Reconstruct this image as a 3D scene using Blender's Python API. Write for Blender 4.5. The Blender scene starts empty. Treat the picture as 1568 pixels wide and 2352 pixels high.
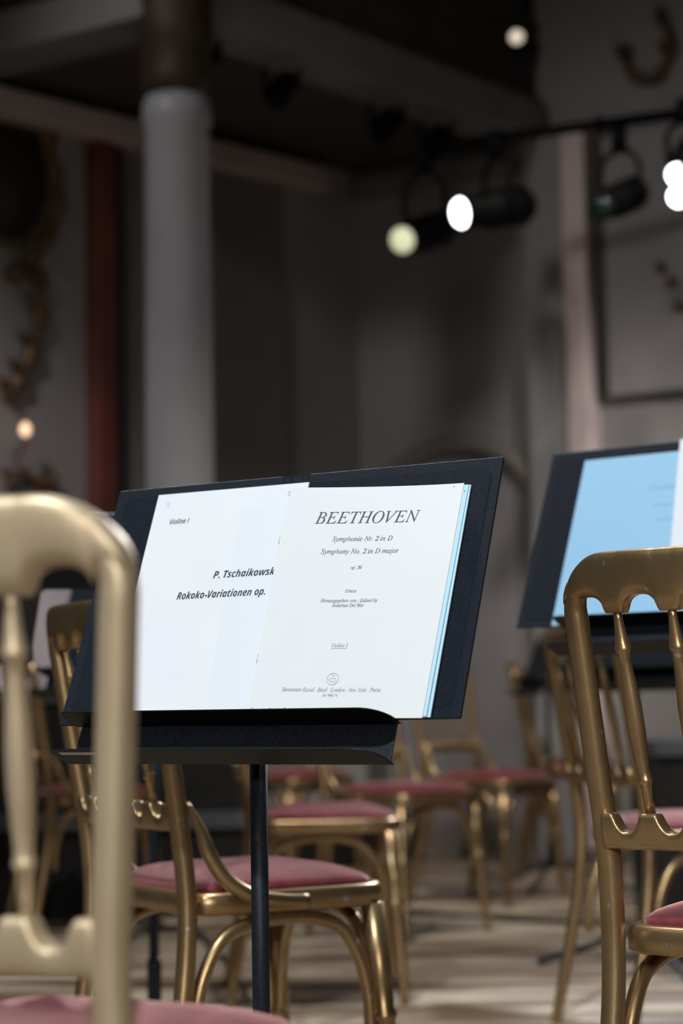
import bpy, bmesh, math, random
from mathutils import Vector, Matrix
random.seed(7)
C = bpy.context.scene.collection
SC = bpy.context.scene
PI = math.pi

# ------------------------------------------------------------------ camera
FPX = 70 / 36 * 2352
CAM = Vector((0, 0, .73))
PITCH = math.atan(439 / FPX); ROLL = .016
_d = Vector((0, math.cos(PITCH), math.sin(PITCH)))
_u0 = Vector((0, -math.sin(PITCH), math.cos(PITCH))); _r0 = Vector((1, 0, 0))
_r = math.cos(ROLL) * _r0 - math.sin(ROLL) * _u0
_u = math.cos(ROLL) * _u0 + math.sin(ROLL) * _r0
cd = bpy.data.cameras.new('camera'); cam = bpy.data.objects.new('camera', cd); C.objects.link(cam)
cam.matrix_world = Matrix(((_r.x, _u.x, -_d.x, CAM.x), (_r.y, _u.y, -_d.y, CAM.y), (_r.z, _u.z, -_d.z, CAM.z), (0, 0, 0, 1)))
cd.sensor_fit = 'VERTICAL'; cd.sensor_height = 36; cd.sensor_width = 24; cd.lens = 70
cd.clip_start = .05; cd.clip_end = 100
cd.dof.use_dof = True; cd.dof.focus_distance = 2.43; cd.dof.aperture_fstop = 3.3; cd.dof.aperture_blades = 0
SC.camera = cam

# ------------------------------------------------------------------ world, lights, exposure
w = bpy.data.worlds.new('world'); SC.world = w; w.use_nodes = True
w.node_tree.nodes['Background'].inputs[0].default_value = (.95, .92, 1.0, 1)
w.node_tree.nodes['Background'].inputs[1].default_value = .012
SC.view_settings.view_transform = 'Standard'; SC.view_settings.look = 'None'
SC.view_settings.exposure = 0; SC.view_settings.gamma = 1; SC.view_settings.use_curve_mapping = False

def lamp(kind, name, loc, target, power, col, size=.3, cone=None, blend=.5):
    l = bpy.data.lights.new(name, kind); l.energy = power; l.color = col
    if kind == 'AREA': l.shape = 'DISK'; l.size = size
    if kind == 'SPOT': l.spot_size = math.radians(cone); l.spot_blend = blend; l.shadow_soft_size = size
    o = bpy.data.objects.new(name, l); C.objects.link(o); o.location = loc
    o.rotation_euler = (Vector(target) - Vector(loc)).to_track_quat('-Z', 'Y').to_euler()
    return o
COOL = (.86, .94, 1.0); WARM = (1, .86, .68)
lamp('SPOT', 'stage_key_light', (-1.5, .1, 4.4), (.1, 2.7, .9), 690, COOL, .12, 50, .5)
lamp('SPOT', 'stage_back_light', (1.9, 8.2, 3.6), (.2, 2.9, .6), 850, (.95, .97, 1), .07, 50, .5)
lamp('SPOT', 'stage_top_light', (-.3, 4.6, 5.6), (.2, 4.6, 0), 640, (1, .96, .9), .15, 80, .7)
lamp('SPOT', 'front_fill_spot', (-.9, -3.2, 1.9), (-.62, 1.5, .52), 330, (1, .95, .87), .25, 13, .6)  # added spot, no fixture there; brightens only the near chair's back
lamp('SPOT', 'front_fill_spot', (.25, -3.4, 2.2), (.2, 2.6, .6), 400, (1, .95, .87), .1, 26, .6)  # added unseen spot for the bright streaks on the chair stiles
lamp('SPOT', 'side_fill_spot', (1.0, -2.6, 2.1), (.60, 2.5, .62), 420, (1, .95, .86), .08, 9, .5)  # added narrow spot to strengthen the right chair's highlights
lamp('AREA', 'hall_fill_light', (-1.2, -1.5, 3.2), (0, 3, .6), 20, (1,.91,.78), 1.6)
lamp('SPOT', 'wall_wash_light', (-2.6, 4.4, 4.6), (1.3, 9.0, 1.6), 170, (1, .95, .93), .25, 46, .8)
lamp('SPOT', 'right_wall_fill', (2.5, 5.6, 3.6), (1.2, 9.25, 1.6), 260, (1, .92, .91), .2, 26, .9)  # added spot, no lamp there; brightens the pilaster edge and panel
lamp('SPOT', 'left_wall_low_fill', (-2.2, 5.4, 3.0), (-1.33, 8.55, .95), 720, (1, .88, .92), .15, 18, 1)  # second spot added to lift the lower left wall
lamp('SPOT', 'column_wash_light', (1.4, 4.4, 4.4), (-.65, 7.6, 1.7), 38, (.85, .92, 1), .2, 26, .8)
lamp('SPOT', 'left_wall_pool_light', (-2.3, 5.0, 4.2), (-1.42, 8.5, 1.05), 330, (1, .9, .92), .2, 34, .95)
lamp('SPOT', 'back_stage_fill', (1.6, 4.6, 5.2), (.8, 8.2, .5), 560, (1, .93, .82), .12, 42, .6)  # added spot over the rear area to brighten the far chair

# ------------------------------------------------------------------ materials
def mat(name, col, rough=.5, metal=0, col2=None, scale=8, detail=4, bump=0, bscale=60, emit=0, sheen=0, sheen_col=(1, .8, .85, 1), mix=(.35, .65), spec=.5, stretch=None, coat=0):
    m = bpy.data.materials.new(name); m.use_nodes = True; nt = m.node_tree; b = nt.nodes['Principled BSDF']
    b.inputs['Base Color'].default_value = (*col, 1); b.inputs['Roughness'].default_value = rough
    b.inputs['Metallic'].default_value = metal; b.inputs['Specular IOR Level'].default_value = spec
    b.inputs['Coat Weight'].default_value = coat
    tc = nt.nodes.new('ShaderNodeTexCoord'); mp = nt.nodes.new('ShaderNodeMapping'); nt.links.new(tc.outputs['Object'], mp.inputs[0])
    if stretch: mp.inputs['Scale'].default_value = stretch
    if col2:
        n = nt.nodes.new('ShaderNodeTexNoise'); n.inputs['Scale'].default_value = scale; n.inputs['Detail'].default_value = detail
        nt.links.new(mp.outputs[0], n.inputs['Vector'])
        r = nt.nodes.new('ShaderNodeValToRGB'); r.color_ramp.elements[0].position = mix[0]; r.color_ramp.elements[1].position = mix[1]
        r.color_ramp.elements[0].color = (*col, 1); r.color_ramp.elements[1].color = (*col2, 1)
        nt.links.new(n.outputs[0], r.inputs[0]); nt.links.new(r.outputs[0], b.inputs['Base Color'])
    if bump:
        n2 = nt.nodes.new('ShaderNodeTexNoise'); n2.inputs['Scale'].default_value = bscale; n2.inputs['Detail'].default_value = 3
        nt.links.new(mp.outputs[0], n2.inputs['Vector'])
        bp = nt.nodes.new('ShaderNodeBump'); bp.inputs['Strength'].default_value = bump; bp.inputs['Distance'].default_value = .002
        nt.links.new(n2.outputs[0], bp.inputs['Height']); nt.links.new(bp.outputs[0], b.inputs['Normal'])
    if sheen:
        b.inputs['Sheen Weight'].default_value = sheen; b.inputs['Sheen Roughness'].default_value = .35; b.inputs['Sheen Tint'].default_value = sheen_col
    if emit:
        b.inputs['Emission Color'].default_value = (*col, 1); b.inputs['Emission Strength'].default_value = emit
    return m

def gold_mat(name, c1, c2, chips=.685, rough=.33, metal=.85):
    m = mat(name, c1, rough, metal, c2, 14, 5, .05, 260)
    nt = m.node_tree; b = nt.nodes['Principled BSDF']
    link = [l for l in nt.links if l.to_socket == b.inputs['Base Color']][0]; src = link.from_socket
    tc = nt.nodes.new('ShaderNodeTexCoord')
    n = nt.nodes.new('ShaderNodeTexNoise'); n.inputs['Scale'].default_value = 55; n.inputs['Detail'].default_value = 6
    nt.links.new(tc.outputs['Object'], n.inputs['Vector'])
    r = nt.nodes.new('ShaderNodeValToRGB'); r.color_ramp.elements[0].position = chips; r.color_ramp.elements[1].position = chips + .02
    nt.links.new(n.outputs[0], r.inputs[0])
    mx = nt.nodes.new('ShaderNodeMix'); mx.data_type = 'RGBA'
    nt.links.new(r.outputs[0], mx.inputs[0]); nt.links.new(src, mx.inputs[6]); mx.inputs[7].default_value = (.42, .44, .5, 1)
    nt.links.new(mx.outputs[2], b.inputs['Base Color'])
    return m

M_GOLD = gold_mat('gold_paint', (.315, .21, .105), (.385, .27, .145))
M_GOLD_LIT = gold_mat('lit_gold_paint', (.56, .44, .29), (.62, .5, .34), .8, .45, .5)  # gold paint lightened for the strong light on the near chair
M_VELVET = mat('rose_velvet', (.10, .009, .016), .85, 0, (.17, .022, .032), 26, 5, .3, 700, sheen=.9, sheen_col=(1, .62, .64, 1))
M_BLACK = mat('black_powder_coat', (.008, .011, .017), .45, 0, (.012, .017, .026), 200, 2, .15, 900, spec=.25)
M_UNDER = mat('black_metal', (.004, .004, .0045), .5, 0, (.006, .0055, .0055), 30, spec=.2)
M_CLOTH = mat('dark_blue_book_cloth', (.003, .005, .009), .62, 0, (.014, .022, .037), 900, 2, .5, 1300, spec=.14)
M_CLOTH2 = mat('dark_blue_lining_paper', (.003, .005, .009), .6, 0, (.011, .017, .028), 800, 2, .4, 1200, spec=.12)
M_EDGE = mat('worn_board_edge', (.10, .11, .14), .7, 0, (.4, .42, .46), 120, 4)
M_PAPER = mat('white_paper', (.80, .83, .87), .7, 0, (.77, .80, .85), 6, 3, .08, 40)
M_PAPER_B = mat('blue_white_paper', (.76, .805, .87), .7, 0, (.75, .80, .87), 7, 3)
M_PAPER_C = mat('warm_white_paper', (.79, .82, .84), .65, 0, (.77, .80, .83), 5, 3)
M_CREAM = mat('cream_page_edge', (.62, .55, .40), .7, 0, (.7, .64, .5), 60)
M_BLUEP = mat('light_blue_paper', (.31, .56, .80), .65, 0, (.30, .55, .79), 5, 3)
M_BLUEL = mat('brightened_blue_paper', (.52, .77, .92), .65, 0, (.50, .75, .91), 5, 3)  # blue paper lightened to make up for the booklet's shadow on it
M_INK = mat('black_ink', (.02, .035, .05), .6, 0, (.03, .045, .06), 90)
M_INK_B = mat('blue_grey_ink', (.055, .07, .11), .6, 0, (.075, .09, .14), 90)
M_INK_L = mat('light_blue_grey_ink', (.20, .25, .36), .6, 0, (.24, .3, .42), 90)
M_INK_F = mat('faded_print', (.25, .48, .72), .6, 0, (.27, .5, .74), 90)
M_STEEL = mat('steel', (.55, .56, .58), .3, 1, (.5, .5, .52), 60)
M_STICK = mat('pale_sticker', (.42, .37, .33), .5, 0, (.46, .40, .36), 40)

# ------------------------------------------------------------------ helpers
def link(o, parent=None):
    C.objects.link(o)
    if parent is not None: o.parent = parent
    return o
def raw(name, V, F, m, parent=None, smooth=True, bevel=0, mw=None):
    me = bpy.data.meshes.new(name); me.from_pydata([tuple(v) for v in V], [], F); me.update()
    if smooth: me.shade_smooth()
    bm = bmesh.new(); bm.from_mesh(me); bmesh.ops.recalc_face_normals(bm, faces=bm.faces); bm.to_mesh(me); bm.free()
    me.materials.append(m)
    o = bpy.data.objects.new(name, me); link(o, parent)
    if mw is not None: o.matrix_world = mw
    if bevel:
        b = o.modifiers.new('bevel', 'BEVEL'); b.width = bevel; b.segments = 3; b.limit_method = 'ANGLE'
    return o
def tag(o, label=None, cat=None, group=None, kind=None):
    if label: o['label'] = label
    if cat: o['category'] = cat
    if group: o['group'] = group
    if kind: o['kind'] = kind
    return o
def empty(name, loc=(0, 0, 0), rz=0):
    o = bpy.data.objects.new(name, None); o.empty_display_size = .1; C.objects.link(o); o.location = loc; o.rotation_euler = (0, 0, rz); return o
class MB:
    def __init__(s): s.V = []; s.F = []
    def add(s, V, F):
        n = len(s.V); s.V += [Vector(v) for v in V]; s.F += [tuple(i + n for i in f) for f in F]; return s
    def box(s, x0, x1, y0, y1, z0, z1, T=None):
        V = [Vector((x, y, z)) for z in (z0, z1) for y in (y0, y1) for x in (x0, x1)]
        if T: V = [T @ v for v in V]
        return s.add(V, [(0, 2, 3, 1), (4, 5, 7, 6), (0, 1, 5, 4), (2, 6, 7, 3), (0, 4, 6, 2), (1, 3, 7, 5)])
    def tube(s, pts, rad, n=14, caps=True, closed=False):
        pts = [Vector(p) for p in pts]; N = len(pts)
        if not hasattr(rad, '__len__'): rad = [rad] * N
        V = []; prev = None
        for i, p in enumerate(pts):
            if closed: t = (pts[(i + 1) % N] - pts[i - 1]).normalized()
            else: t = (pts[min(i + 1, N - 1)] - pts[max(i - 1, 0)]).normalized()
            if prev is None:
                a = Vector((0, 0, 1)) if abs(t.z) < .9 else Vector((1, 0, 0))
                u = (a - t * a.dot(t)).normalized()
            else: u = (prev - t * prev.dot(t)).normalized()
            prev = u; v = t.cross(u)
            for k in range(n):
                an = 2 * PI * k / n; V.append(p + (u * math.cos(an) + v * math.sin(an)) * rad[i])
        F = []
        for i in range(N if closed else N - 1):
            j = (i + 1) % N
            for k in range(n): F.append((i * n + k, i * n + (k + 1) % n, j * n + (k + 1) % n, j * n + k))
        if caps and not closed: F.append(tuple(range(n))[::-1]); F.append(tuple((N - 1) * n + k for k in range(n)))
        return s.add(V, F)
    def lathe(s, p0, p1, prof, n=18):
        p0, p1 = Vector(p0), Vector(p1)
        return s.tube([p0.lerp(p1, t) for t, r in prof], [r for t, r in prof], n)
    def poly(s, pts, T, d0, d1):          # 2D outline extruded between two depths, T maps (x, y, depth)
        n = len(pts)
        V = [T @ Vector((x, y, d0)) for x, y in pts] + [T @ Vector((x, y, d1)) for x, y in pts]
        F = [tuple(range(n))[::-1], tuple(range(n, 2 * n))] + [(i, (i + 1) % n, n + (i + 1) % n, n + i) for i in range(n)]
        return s.add(V, F)
    def build(s, name, m, parent=None, smooth=True, bevel=0, mw=None): return raw(name, s.V, s.F, m, parent, smooth, bevel, mw)
def spline(pts, k=8):
    pts = [Vector(p) for p in pts]; P = [pts[0] * 2 - pts[1]] + pts + [pts[-1] * 2 - pts[-2]]; out = []
    for i in range(1, len(P) - 2):
        a, b, c, d = P[i - 1], P[i], P[i + 1], P[i + 2]
        for j in range(k):
            t = j / k
            out.append(.5 * ((2 * b) + (c - a) * t + (2 * a - 5 * b + 4 * c - d) * t * t + (3 * b - a - 3 * c + d) * t ** 3))
    out.append(P[-2]); return out
def interp(x, xs, ys):
    if x <= xs[0]: return ys[0]
    for i in range(len(xs) - 1):
        if x <= xs[i + 1]: return ys[i] + (ys[i + 1] - ys[i]) * (x - xs[i]) / (xs[i + 1] - xs[i])
    return ys[-1]
def at(x, y, Y):                            # point seen at photo position (x, y) at distance Y
    v = _d + _r * ((x - 784) / FPX) - _u * ((y - 1176) / FPX); return CAM + v * (Y / v.y)
def copy_tree(o, parent=None):
    c = o.copy(); C.objects.link(c)
    if parent is not None: c.parent = parent; c.matrix_parent_inverse = o.matrix_parent_inverse.copy()
    for ch in list(o.children): copy_tree(ch, c)
    return c

# ------------------------------------------------------------------ the hall
WC = Vector((.10, 10.0, 0)); DL = Vector((-.7071, -.7071, 0)); DR = Vector((.841, -.541, 0))
NL = Vector((.7071, -.7071, 0)); NR = Vector((-.541, -.841, 0))      # into the room
def frame(o, x, n):
    z = Vector((0, 0, 1)); return Matrix(((x.x, n.x, z.x, o.x), (x.y, n.y, z.y, o.y), (x.z, n.z, z.z, o.z), (0, 0, 0, 1)))
FL = frame(WC, DL, NL); FR = frame(WC, DR, NR)                       # local: along wall, out into the room, up
def on_left(px, py=700):
    v = at(px, py, 1) - CAM; a = (CAM - WC); s = -(a.dot(NL)) / v.dot(NL); q = CAM + v * s; return (q - WC).dot(DL), q.z
def on_right(px, py=700):
    v = at(px, py, 1) - CAM; a = (CAM - WC); s = -(a.dot(NR)) / v.dot(NR); q = CAM + v * s; return (q - WC).dot(DR), q.z

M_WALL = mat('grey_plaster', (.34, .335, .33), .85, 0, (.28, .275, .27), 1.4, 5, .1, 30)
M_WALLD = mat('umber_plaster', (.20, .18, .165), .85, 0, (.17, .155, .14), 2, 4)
M_PINK = mat('rose_grey_marble', (.50, .42, .40), .6, 0, (.42, .35, .34), 2.2, 5)
M_PINK_LIT = mat('lit_rose_marble', (.78, .66, .65), .6, 0, (.70, .58, .57), 2.2, 5)  # rose marble with the brightness of the lit pilaster edge put into its colour
M_RED = mat('oxblood_marble', (.19, .045, .035), .5, 0, (.12, .035, .03), 3, 5)
M_DARKW = mat('dark_stained_wood', (.028, .022, .018), .5, 0, (.04, .03, .024), 5, 4)
M_SOFFIT = mat('dark_brown_timber', (.05, .04, .034), .7, 0, (.07, .055, .045), 4, 4)
M_BEAM = mat('grey_painted_beam', (.22, .22, .215), .7, 0, (.18, .175, .17), 2, 4)
M_GILD = mat('old_gilding', (.17, .10, .045), .5, .4, (.10, .06, .03), 9, 4)
M_COL = mat('blue_grey_marble', (.38, .39, .42), .45, 0, (.33, .335, .36), 1.6, 5)

# parquet floor
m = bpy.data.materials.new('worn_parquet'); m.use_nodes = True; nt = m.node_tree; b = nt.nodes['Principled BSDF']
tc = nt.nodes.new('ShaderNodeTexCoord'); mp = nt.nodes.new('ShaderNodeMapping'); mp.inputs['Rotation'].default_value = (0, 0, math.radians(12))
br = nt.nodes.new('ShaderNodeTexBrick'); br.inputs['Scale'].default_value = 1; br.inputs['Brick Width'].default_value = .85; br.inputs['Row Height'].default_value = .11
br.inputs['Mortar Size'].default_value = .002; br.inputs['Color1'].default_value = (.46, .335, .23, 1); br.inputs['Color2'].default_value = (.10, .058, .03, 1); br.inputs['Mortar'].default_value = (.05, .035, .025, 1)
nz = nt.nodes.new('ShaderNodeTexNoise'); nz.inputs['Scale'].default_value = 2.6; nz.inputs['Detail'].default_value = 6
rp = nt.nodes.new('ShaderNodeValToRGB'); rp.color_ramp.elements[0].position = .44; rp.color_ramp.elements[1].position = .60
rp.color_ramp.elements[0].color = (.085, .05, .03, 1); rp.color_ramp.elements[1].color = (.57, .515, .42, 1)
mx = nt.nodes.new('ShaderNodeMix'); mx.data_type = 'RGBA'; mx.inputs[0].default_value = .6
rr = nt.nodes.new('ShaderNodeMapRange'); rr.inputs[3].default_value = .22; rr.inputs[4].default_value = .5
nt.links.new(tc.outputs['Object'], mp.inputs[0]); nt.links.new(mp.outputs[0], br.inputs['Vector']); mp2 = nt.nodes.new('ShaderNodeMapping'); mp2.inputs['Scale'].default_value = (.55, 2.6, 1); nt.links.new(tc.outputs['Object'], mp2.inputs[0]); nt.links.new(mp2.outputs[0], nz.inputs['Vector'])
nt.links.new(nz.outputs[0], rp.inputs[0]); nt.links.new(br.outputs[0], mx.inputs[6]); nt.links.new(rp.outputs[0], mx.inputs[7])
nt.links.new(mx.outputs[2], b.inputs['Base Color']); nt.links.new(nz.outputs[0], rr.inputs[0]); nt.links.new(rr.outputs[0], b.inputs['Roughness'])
M_FLOOR = m
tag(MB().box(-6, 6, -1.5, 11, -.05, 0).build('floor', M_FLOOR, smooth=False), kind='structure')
tag(MB().box(-6, 6, 3, 11, 6.6, 6.7).build('ceiling', M_SOFFIT, smooth=False), kind='structure')
tag(MB().box(-.1, 6, -.15, 0, 0, 6.6, FL).build('wall_left', M_WALL, smooth=False), kind='structure')
tag(MB().box(-.1, 5.5, -.15, 0, 0, 6.6, FR).build('wall_right', M_WALL, smooth=False), kind='structure')
def band(F, fn, a, c, d, z0, z1, m, name):
    s0, s1 = sorted((fn(a)[0], fn(c)[0])); return tag(MB().box(s0, s1, 0, d, z0, z1, F).build(name, m, smooth=False, bevel=.01), kind='structure')
ZS = 3.42                                                             # underside of the gallery
band(FL, on_left, 196, 240, .09, 0, ZS, M_RED, 'trim_1')
band(FL, on_left, 238, 274, .05, 0, ZS, M_DARKW, 'gap_shade_strip')  # dark band standing in for the shade of a recessed gap
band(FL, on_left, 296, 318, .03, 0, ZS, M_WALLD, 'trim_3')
band(FL, on_left, 470, 640, .05, 0, ZS, M_WALLD, 'wall_shade_strip')  # darker plaster colour stands in for shade on this stretch of wall
band(FR, on_right, 1228, 1322, .10, 0, ZS, M_WALL, 'trim_5')
band(FR, on_right, 1320, 1374, .12, 0, ZS, M_PINK_LIT, 'trim_6')
tag(MB().box(.3, 6, 0, .14, ZS - .16, ZS - .04, FL).build('trim_7', M_PINK, smooth=False, bevel=.015), kind='structure')      # cornice under the gallery
tag(MB().box(-.0, .95, 0, .08, ZS - .14, ZS - .04, FR).build('trim_8', M_WALLD, smooth=False, bevel=.015), kind='structure')
tag(MB().box(0, 6, 0, .03, 0, .14, FL).build('baseboard_left', M_WALLD, smooth=False), kind='structure')
tag(MB().box(0, 5, 0, .03, 0, .16, FR).build('baseboard_right', M_WALLD, smooth=False), kind='structure')

# arched recess on the right wall
t0, t1 = on_right(865, 1100)[0], on_right(1245, 1100)[0]; tcn = (t0 + t1) / 2; hw = (t1 - t0) / 2; zs = 1.62; rise = .36
arc = [FR @ Vector((tcn - hw * math.cos(PI * i / 24), .02, zs + rise * math.sin(PI * i / 24))) for i in range(25)]
arc = [FR @ Vector((tcn - hw, .02, .16))] + arc + [FR @ Vector((tcn + hw, .02, .16))]
o = MB().tube(arc, .05, 10).build('trim_9', M_WALLD); tag(o, kind='structure')
pts = [(tcn - hw, .16)] + [(tcn - hw * math.cos(PI * i / 24), zs + rise * math.sin(PI * i / 24)) for i in range(25)] + [(tcn + hw, .16)]
TFR = FR @ Matrix(((1, 0, 0, 0), (0, 0, 1, 0), (0, 1, 0, 0), (0, 0, 0, 1)))
M_NICHE = mat('dark_grey_recess_panel', (.25, .24, .245), .85, 0, (.22, .21, .215), 2, 4)  # inside of the arch set darker than the wall
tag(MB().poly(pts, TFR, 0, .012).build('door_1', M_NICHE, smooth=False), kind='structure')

# gallery on a column
C0 = Vector((-.62, 7.62, 0))
DA = Vector((.643, .766, 0))                                          # column to right wall
def isect(p, d, q, e):
    den = d.x * e.y - d.y * e.x; t = ((q.x - p.x) * e.y - (q.y - p.y) * e.x) / den; return p + d * t
G1 = isect(C0, DA, WC, DR); G2 = isect(C0, -DR, WC, DL)
gal = empty('gallery', (C0.x, C0.y, ZS)); tag(gal, kind='structure')
def gbuild(mb, name, m):
    o = mb.build(name, m, None, smooth=False); o.parent = gal; o.matrix_parent_inverse = Matrix.Translation(gal.location).inverted(); tag(o, kind='structure'); return o
poly = [C0, G1, WC, G2]
gbuild(MB().poly([(p.x, p.y) for p in poly], Matrix.Identity(4), ZS + .01, ZS + .12), 'soffit', M_SOFFIT)
def wallbox(mb, p, q, th, z0, z1):
    d = (q - p).normalized(); n = Vector((d.y, -d.x, 0)); T = frame(p, d, n); return mb.box(-.05, (q - p).length, -th / 2, th / 2, z0, z1, T)
gbuild(wallbox(MB(), C0, G1, .26, ZS - .005, ZS + .16), 'front_beam', M_BEAM)
gbuild(wallbox(MB(), C0, G2, .26, ZS - .005, ZS + .16), 'side_beam', M_BEAM)
mb = wallbox(MB(), C0, G1, .12, ZS + .16, ZS + 1.05)
gbuild(mb, 'parapet', M_SOFFIT)
mb = MB()
for z0, z1 in ((ZS + .17, ZS + .21), (ZS + .44, ZS + .47), (ZS + .74, ZS + .8), (ZS + 1.02, ZS + 1.1)): wallbox(mb, C0, G1, .19, z0, z1)
gbuild(mb, 'gilded_moulding', M_GILD)
gbuild(wallbox(MB(), C0, G2, .12, ZS + .16, ZS + 1.05), 'side_parapet', M_SOFFIT)
# column with gilded capital
col = empty('column', (C0.x, C0.y, 0)); tag(col, kind='structure')
zc = 3.10
for nm, m_, prof, z0, z1 in (('shaft', M_COL, [(0, .137), (.3, .135), (.96, .124), (.965, .136), (.985, .136), (1, .124)], .14, zc),
                             ('capital', mat('dark_gilding', (.06, .036, .018), .6, .2, (.035, .022, .012), 12, 4), [(0, .128), (.12, .14), (.3, .138), (.32, .15), (.45, .145), (.7, .155), (.9, .185), (1, .19)], zc, ZS + .35),
                             ('base', M_COL, [(0, .2), (.4, .2), (.5, .165), (.8, .165), (1, .137)], 0, .14)):
    o = MB().lathe((0, 0, z0), (0, 0, z1), prof, 36).build(nm, m_, col); tag(o, kind='structure')

# black stage risers along the left wall
M_SKIRT = mat('black_cloth', (.004, .004, .005), .9, 0, (.007, .007, .008), 20); M_DECK = mat('grey_black_deck', (.05, .055, .065), .45, 0, (.075, .08, .09), 9)  # deck greyer than the black skirt
def riser(o, x, n, L, dep, h, label):
    T = frame(o, x, n); r = empty('stage_platform', tuple(o)); tag(r, label, 'platform', 'black stage platforms'); inv = Matrix.Translation(r.location).inverted()
    for nm, m_, z0, z1, ex in (('skirt', M_SKIRT, 0, h - .05, 0), ('deck', M_DECK, h - .05, h, .012)):
        c = MB().box(0, L + ex, -ex, dep, z0, z1, T).build(nm, m_, None, smooth=False); c.parent = r; c.matrix_parent_inverse = inv
XA, YA = Vector((1, 0, 0)), Vector((0, 1, 0))
riser(Vector((-2.2, 7.06, 0)), XA, YA, 1.84, .15, .35, 'low front step of the black stage platform, grey deck, behind the far left chair')
riser(Vector((-2.2, 7.23, 0)), XA, YA, 1.83, .22, .80, 'higher black stage platform behind the low one, in front of the white column')
riser(Vector((1.07, 6.95, 0)), XA, YA, 1.3, .6, .58, 'black stage platform at the right, seen low behind the in-focus chair')
riser(Vector((-.42, 8.55, 0)), -DL, -NL, 1.1, .4, .21, 'low black platform in the far corner, behind the chair legs')

# ------------------------------------------------------------------ chairs
def make_chair(rake=.12, splay=.085, gold=None, brackets=True, proud=0):
    gold = gold or M_GOLD
    root = empty('banquet_chair'); W54 = .174; Y54 = -.216
    zs = [0, .30, .43, .54, .9]; xs = [.196, .178, .176, W54, W54 + .36 * splay]; ys = [-.27, -.212, -.205, Y54, Y54 - .36 * rake]
    def st(z): return interp(z, zs, xs), interp(z, zs, ys)
    bow = .028
    def yb(x, z):
        X, Y = st(z); return Y - bow * max(0, 1 - (x / X) ** 2) * min(1, max(0, (z - .5) / .3))
    for s in (1, -1):
        p = [Vector((s * st(z)[0], st(z)[1], z)) for z in (0, .1, .22, .34, .44, .54, .64, .74, .80)]
        zc_, rc = .826, .0552; xc = st(zc_)[0] - rc
        for i in range(9):
            a = PI / 2 * i / 8; z = zc_ + rc * math.sin(a); x = xc + rc * math.cos(a); p.append(Vector((s * x, yb(x, z), z)))
        p.append(Vector((s * (xc - .02), yb(xc - .02, zc_ + rc), zc_ + rc)))
        p = spline(p, 4); r = [interp(q.z, [0, .1, .3, .5, .82, .86, .89], [.0118, .0135, .0148, .0152, .0149, .0125, .009]) for q in p]
        MB().tube(p, r, 18).build('stile', gold, root)
    spx = [-.117, -.039, .039, .117]
    ZT, TIP = .896, .822
    xo = st(.826)[0] + .0131
    ctr = [(-.158, .027), (-.078, .0245), (0, .0245), (.078, .0245), (.158, .027)]
    def loft(xl, ftop, fbot, th, e=3.2, n=20):
        V = []; F = []
        for x in xl:
            a, c = fbot(x), ftop(x); h = max((c - a) / 2, .0012); zc_ = (a + c) / 2
            for k in range(n):
                an = 2 * PI * k / n; ca, sa = math.cos(an), math.sin(an); thk = th(x) if callable(th) else th
                dz = math.copysign(abs(sa) ** (2 / e), sa) * h; dy = math.copysign(abs(ca) ** (2 / e), ca) * thk / 2
                z = zc_ + dz; V.append((x, yb(min(max(x, -.2), .2), z) + dy, z))
        N = len(xl)
        for i in range(N - 1):
            for k in range(n): F.append((i * n + k, i * n + (k + 1) % n, (i + 1) * n + (k + 1) % n, (i + 1) * n + k))
        F.append(tuple(range(n))[::-1]); F.append(tuple((N - 1) * n + k for k in range(n)))
        return MB().add(V, F)
    R = .070
    def ftop(x):
        a = abs(x) - (xo - R); return ZT if a <= 0 else ZT - R + math.sqrt(max(R * R - a * a, 0)) 
    def fbot(x):
        for c, hw_ in ctr:
            u = (x - c) / hw_
            if abs(u) < 1: return TIP + .021 * (1 - abs(u) ** 2.4) ** .5
        return TIP if abs(x) < .14 else min(TIP + .018, ftop(x) - .0015)
    n1 = 150; xl = [(xo - .0011) * math.sin(PI / 2 * (-1 + 2 * i / n1)) for i in range(n1 + 1)]
    XC = st(.826)[0]
    loft(xl, ftop, fbot, lambda x: .0302 - .0022 * min(1, max(0, (abs(x) - XC + .03) / .03)) if abs(x) <= XC else 2 * math.sqrt(max(.0140 ** 2 - (abs(x) - XC) ** 2, 2e-6))).build('top_rail', gold, root)
    nct = [(-.147, .021), (-.078, .0225), (0, .0225), (.078, .0225), (.147, .021)]
    nct = [(c * .9, h_ * .9) for c, h_ in nct]
    def ltop(x):
        for c, hw_ in nct:
            u = (x - c) / hw_
            if abs(u) < 1: return .585 - .0225 * (1 - abs(u) ** 2.6)
        return .585
    xe = .167; xl = [-xe + 2 * xe * i / 140 for i in range(141)]
    mb = loft(xl, ltop, lambda x: .541, .026, 4); mb.V = [v + Vector((0, -proud, 0)) for v in mb.V]; mb.build('lower_rail', gold, root)
    prof = [(0, .0050), (.04, .0052), (.13, .0072), (.175, .0092), (.185, .0100), (.198, .0096), (.21, .0078), (.26, .0074), (.36, .0092), (.48, .0108), (.6, .0106), (.72, .0088), (.79, .0076), (.82, .0084), (.83, .0096), (.845, .0092), (.855, .0068), (.93, .0062), (1, .0064)]
    for x in spx:
        xb = x * .92
        MB().lathe((x, yb(x, .826), .826), (xb, yb(xb, .584), .584), prof, 14).build('spindle', gold, root)
    # seat ring
    def outline(ins, n=72):
        P = []
        for k in range(n):
            an = 2 * PI * k / n; ca, sa = math.cos(an), math.sin(an)
            e = 8 if sa < 0 else 5; u = math.copysign(abs(ca) ** (2 / e), ca); v = math.copysign(abs(sa) ** (2 / e), sa)
            y = -.014 + v * (.180 - ins); hw_ = .183 + .004 * (v + 1) / 2 - ins
            P.append((u * hw_, y))
        return P
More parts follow.
